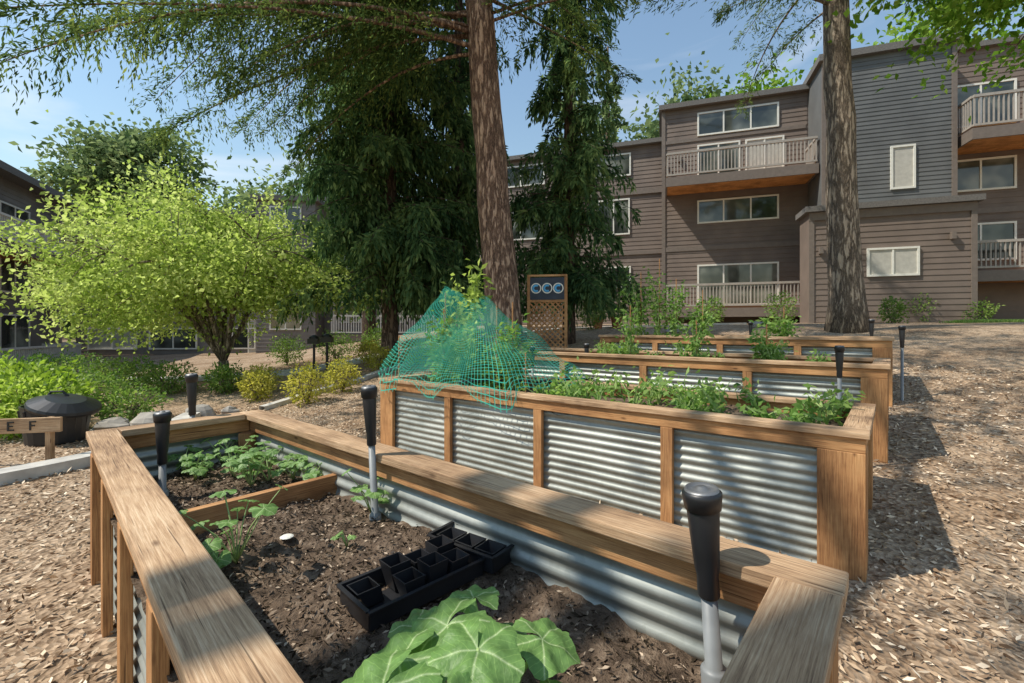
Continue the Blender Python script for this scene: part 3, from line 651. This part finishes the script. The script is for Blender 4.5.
W.obj('walls',[lgray],e);T.obj('trim',[trim],e);F_.obj('window_frames',[white],e);Gl.obj('window_glass',[glass,blind],e);R.obj('balcony_railings',[railw],e);S.obj('balcony_soffits',[dark_wood],e);Rf.obj('roof',[roofm],e)
e=empty('apartment_building',(-20.4,18.1,0),math.radians(113.8))
W=MB();T=MB();F_=MB();Gl=MB();R=MB();S=MB();Rf=MB()
W.box(-9,6.3,.5,8,-.5,7.8);laps(W,-9,6.3,.5,-.3,7.8);Rf.box(-9.2,6.5,-.2,8.2,7.8,8.1)
balcony(R,S,T,-3,4.4,-1.0,.5,4.75,5.75);balcony(R,S,T,-3,4.4,-1.0,.5,-.1,.75)
T.box(-3.1,-2.9,-1,-.8,0,7.8);T.box(4.3,4.5,-.98,-.78,.7,7.8);T.box(4.3,6.3,.42,.5,2.3,2.5)
for x in(-2,1):
    for z in(.4,3.0,5.1): window(F_,Gl,x,x+2.2,z,z+1.7,.5,1,0)
W.obj('walls',[lgray],e);T.obj('trim',[trim],e);F_.obj('window_frames',[white],e);Gl.obj('window_glass',[glass,blind],e);R.obj('balcony_railings',[railw],e);S.obj('balcony_soffits',[dark_wood],e);Rf.obj('roof',[roofm],e)
# ------------------------------------------------------------------ paths and kerbs
def ribbon(name,pts,w,mat,th=.05):
    m=MB();pts=[Vector((p[0],p[1],0)) for p in pts];P=[]
    for i in range(len(pts)-1):
        for k in range(8):
            t=k/8;p0=pts[max(i-1,0)];p1=pts[i];p2=pts[i+1];p3=pts[min(i+2,len(pts)-1)]
            P.append(.5*((2*p1)+(-p0+p2)*t+(2*p0-5*p1+4*p2-p3)*t*t+(-p0+3*p1-3*p2+p3)*t**3))
    P.append(pts[-1]);vs=[];fs=[]
    for i,p in enumerate(P):
        d=(P[min(i+1,len(P)-1)]-P[max(i-1,0)]).normalized();s=Vector((-d.y,d.x,0))
        for (o,h) in((-w/2,-.1),(-w/2,th),(w/2,th),(w/2,-.1)):
            q=p+s*o;vs.append((q.x,q.y,G(p.x,p.y)+h))
    for i in range(len(P)-1):
        for k in range(3): fs.append((i*4+k,i*4+k+1,i*4+4+k+1,i*4+4+k))
    m.add(vs,fs);return m.obj(name,[mat])
ribbon('concrete_path',[(-14,13.2),(-10,12.8),(-7,12.6),(-4.8,13.5),(-2,15),(3,16),(8,16.2)],1.3,conc,.04)
ribbon('concrete_kerb',[(-6.6,3.0),(-5.3,3.9),(-4.75,4.8),(-4.7,5.8),(-5.2,7.4)],.24,conc,.11)
ribbon('concrete_kerb',[(-4.4,8.0),(-3.5,10),(-2.6,12),(0,13.4)],.14,conc,.08)
rockm=plain('rock',(.34,.31,.27),.9,sc_=6,bmp=.6)
def rock(x,y,s):
    m=MB();n1=10;n2=7;vs=[];fs=[]
    sd=random.random()*50
    for j in range(n2+1):
        for k in range(n1):
            th=math.pi*j/n2;ph=2*math.pi*k/n1;d=Vector((math.sin(th)*math.cos(ph),math.sin(th)*math.sin(ph),math.cos(th)))
            r=s*(1+.45*mn.noise(d*1.3+Vector((sd,0,0))));vs.append(Vector((x,y,G(x,y)+s*.25))+Vector((d.x*r*1.2,d.y*r,d.z*r*.65)))
    for j in range(n2):
        for k in range(n1): k2=(k+1)%n1;fs.append((j*n1+k,(j+1)*n1+k,(j+1)*n1+k2,j*n1+k2))
    m.add(vs,fs);m.obj('edging_rock',[rockm])
for x,y,s in((-5.9,6.7,.2),(-5.5,6.9,.22),(-5.2,7.6,.2),(-5.7,7.3,.16),(-4.9,7.9,.13),(7.2,13.3,.2),(4.6,13,.18)): rock(x,y,s)
n=9000;x=U(13,19,n);y=U(12.2,14.6,n);k=((x-16)/3)**2+((y-13.4)/1.2)**2<1+.2*np.sin(x*5);x=x[k];y=y[k]
leaves('grass',np.c_[x,y,gh(x,y)],np.c_[rng.normal(size=(len(x),2))*.4,np.ones(len(x))],.1,.02,L_veg)
# ------------------------------------------------------------------ compost bin
g=G(-6.05,5.95);e=empty('compost_bin',(-6.0,6.0,g),.3);m=MB()
m.lathe((0,0,0),[(.26,0),(.3,.02),(.34,.45),(.35,.5),(.33,.5),(.3,.4),(0,.4)],24)
m.lathe((0,0,0),[(.36,.47),(.37,.5),(.36,.53),(.2,.6),(0,.61)],24,0,(.25,-.15,1));m.tube([(-.1,0,.6),(-.06,0,.66),(.06,0,.66),(.12,0,.6)],[.015]*4,6)
for k in range(12):
    a=2*math.pi*k/12;m.beam((.28*math.cos(a),.28*math.sin(a),.03),(.345*math.cos(a),.345*math.sin(a),.45),.02,.02)
m.obj('bin_body',[blackp],e,smooth=False)
g=G(-5.4,5.0);e=empty('wooden_garden_sign',(-5.35,4.95,g),math.radians(12));m=MB()
m.beam((-.9,0,.42),(.38,0,.42),.04,.16);m.beam((-.6,.035,-.1),(-.6,.035,.5),.05,.07);m.beam((.25,.035,-.1),(.25,.035,.5),.05,.07)
m.obj('board',[cap_wood],e,bevel=.004)
l=MB()
def letter(x,ch_):
    z=.42;l.box(x,x+.015,-.028,-.0205,z-.05,z+.05)
    l.box(x+.015,x+.06,-.028,-.0205,z+.035,z+.05);l.box(x+.015,x+.05,-.028,-.0205,z-.007,z+.008)
    if ch_=='E': l.box(x+.015,x+.06,-.028,-.0205,z-.05,z-.035)
letter(-.1,'E');letter(.1,'F');letter(-.35,'E');l.obj('letters',[blackp],e)
for x in(-5.0,-5.35):
    yy=12.3;g=G(x,yy);e=empty('pedestal_grill',(x,yy,g));m=MB();m.tube([(0,0,-.05),(0,0,.75)],[.035,.035],8);m.box(-.14,.14,-.1,.1,.76,.9);m.lathe((0,0,.9),[(.13,0),(.12,.05),(.05,.09),(0,.1)],14);m.obj('grill_body',[blackp],e)
# ------------------------------------------------------------------ horseshoe sign on trellis
bx,by=.72,9.3;g=G(bx,by);e=empty('trellis_sign',(bx,by,g),math.radians(-8));m=MB();W2=.38
zt=2.55-g;z0=.1
for sx in(-1,1): m.beam((sx*W2,0,-.1),(sx*W2,0,zt),.06,.07)
m.beam((-W2-.03,0,zt+.02),(W2+.03,0,zt+.02),.08,.04);m.beam((-W2,-.0,zt-.5),(W2,0,zt-.5),.05,.05)
for k in range(-14,15):
    for sgn in(-1,1):
        x0=k*.11;za=z0;zb=zt-.52;dx=(zb-za)*sgn
        t0=0;t1=1
        for lim in(-W2+.03,W2-.03):
            t=(lim-x0)/dx
            if (dx>0)==(lim<0): t0=max(t0,t)
            else: t1=min(t1,t)
        if t1-t0>.03: m.beam((x0+dx*t0,.006*sgn,za+(zb-za)*t0),(x0+dx*t1,.006*sgn,za+(zb-za)*t1),.008,.03)
m.obj('trellis_frame',[side_wood],e)
m=MB();m.box(-W2+.03,W2-.03,-.03,-.01,zt-.47,zt-.02);m.obj('sign_board',[plain('navy_paint',(.02,.03,.05),.5)],e)
blue=plain('blue_paint',(.06,.36,.65),.4);m1=MB();m2_=MB()
def arc(mb,cx,cz,r,w,a0,a1,y):
    K=20;vs=[];fs=[]
    for i in range(K+1):
        a=math.radians(a0+(a1-a0)*i/K)
        for rr in(r-w,r): vs+= [(cx+rr*math.cos(a),y,cz+rr*math.sin(a)),(cx+rr*math.cos(a),y+.006,cz+rr*math.sin(a))]
    for i in range(K):
        b_=i*4;fs+=[(b_,b_+4,b_+6,b_+2),(b_+1,b_+3,b_+7,b_+5),(b_,b_+1,b_+5,b_+4),(b_+2,b_+6,b_+7,b_+3)]
    mb.add(vs,fs)
for cx in(-.225,0,.225): arc(m1,cx,zt-.24,.108,.022,0,360,-.042);arc(m2_,cx,zt-.24,.078,.04,50,310,-.044)
m1.obj('white_rings',[white],e);m2_.obj('blue_rings',[blue],e)
m=MB();P=[]
for i in range(30):
    t=i/29;p=NLn+u1*(1.3+1.0*t)+u2*(.05+1.15*t+.06*math.sin(t*5));P.append((p[0],p[1],.925+.015*math.sin(t*9)))
m.tube(P,[.016]*30,8);m.obj('garden_hose',[blackp],None,True)
m=MB();m.lathe((-.98,1.98,.585),[(.0,.0),(.025,.004),(.028,.008),(.02,.012),(0,.014)],12);m.obj('plant_label',[white])
for (x,y) in((2.9,15.4),(3.5,15.2)):
    g=G(x,y);e=empty('flower_pot',(x,y,g));m=MB();m.lathe((0,0,0),[(.14,0),(.2,.32),(.22,.32),(.22,.37),(.19,.37),(.17,.3),(0,.3)],18);m.obj('pot',[plain('terracotta',(.4,.17,.09),.8)],e);
    k=500;d=norm(rng.normal(size=(k,3)));leaves('foliage',d*.25*rng.random((k,1))**.4+np.array([0,0,.5]),d,.1,.05,L_shrub,e)
# ------------------------------------------------------------------ light, sky, camera
el=math.radians(53);sx,sy=-.98,-.16;l_=math.hypot(sx,sy);sx/=l_;sy/=l_
sd=Vector((sx*math.cos(el),sy*math.cos(el),math.sin(el)))
s=bpy.data.lights.new('sun','SUN');s.energy=5;s.angle=math.radians(.6);s.color=(1,.94,.83)
so=link(bpy.data.objects.new('sun',s));so.rotation_euler=sd.to_track_quat('Z','Y').to_euler()
w=bpy.data.worlds.new('World');sc.world=w;w.use_nodes=True;nt=w.node_tree;bg=nt.nodes['Background']
sky=nt.nodes.new('ShaderNodeTexSky');sky.sky_type='NISHITA';sky.sun_disc=False;sky.sun_elevation=el;sky.sun_rotation=math.atan2(sx,sy)
sky.air_density=1.9;sky.dust_density=.1;sky.ozone_density=4.0
tc=nt.nodes.new('ShaderNodeTexCoord');mp=nt.nodes.new('ShaderNodeMapping');mp.inputs['Scale'].default_value=(1.2,1.2,4)
ns=nt.nodes.new('ShaderNodeTexNoise');ns.inputs['Scale'].default_value=2.2;ns.inputs['Detail'].default_value=6;ns.inputs['Distortion'].default_value=.6
nt.links.new(tc.outputs['Generated'],mp.inputs[0]);nt.links.new(mp.outputs[0],ns.inputs[0])
cr=nt.nodes.new('ShaderNodeValToRGB');cr.color_ramp.elements[0].position=.5;cr.color_ramp.elements[0].color=(.02,.02,.02,1);cr.color_ramp.elements[1].position=.85;cr.color_ramp.elements[1].color=(.65,.65,.65,1)
nt.links.new(ns.outputs[0],cr.inputs[0])
mx=nt.nodes.new('ShaderNodeMix');mx.data_type='RGBA';nt.links.new(cr.outputs[0],mx.inputs[0]);nt.links.new(sky.outputs[0],mx.inputs[6]);mx.inputs[7].default_value=(7.2,7.4,7.8,1)
nt.links.new(mx.outputs[2],bg.inputs[0]);bg.inputs[1].default_value=.15
cam=bpy.data.cameras.new('camera');co=link(bpy.data.objects.new('camera',cam));co.location=(0,0,1.5);co.rotation_euler=(math.pi/2,0,0)
cam.lens=16;cam.sensor_width=36;cam.shift_y=-13.5/1024;cam.clip_start=.05;cam.clip_end=2000
sc.camera=co
sc.view_settings.view_transform='Standard';sc.view_settings.look='None';sc.view_settings.exposure=0
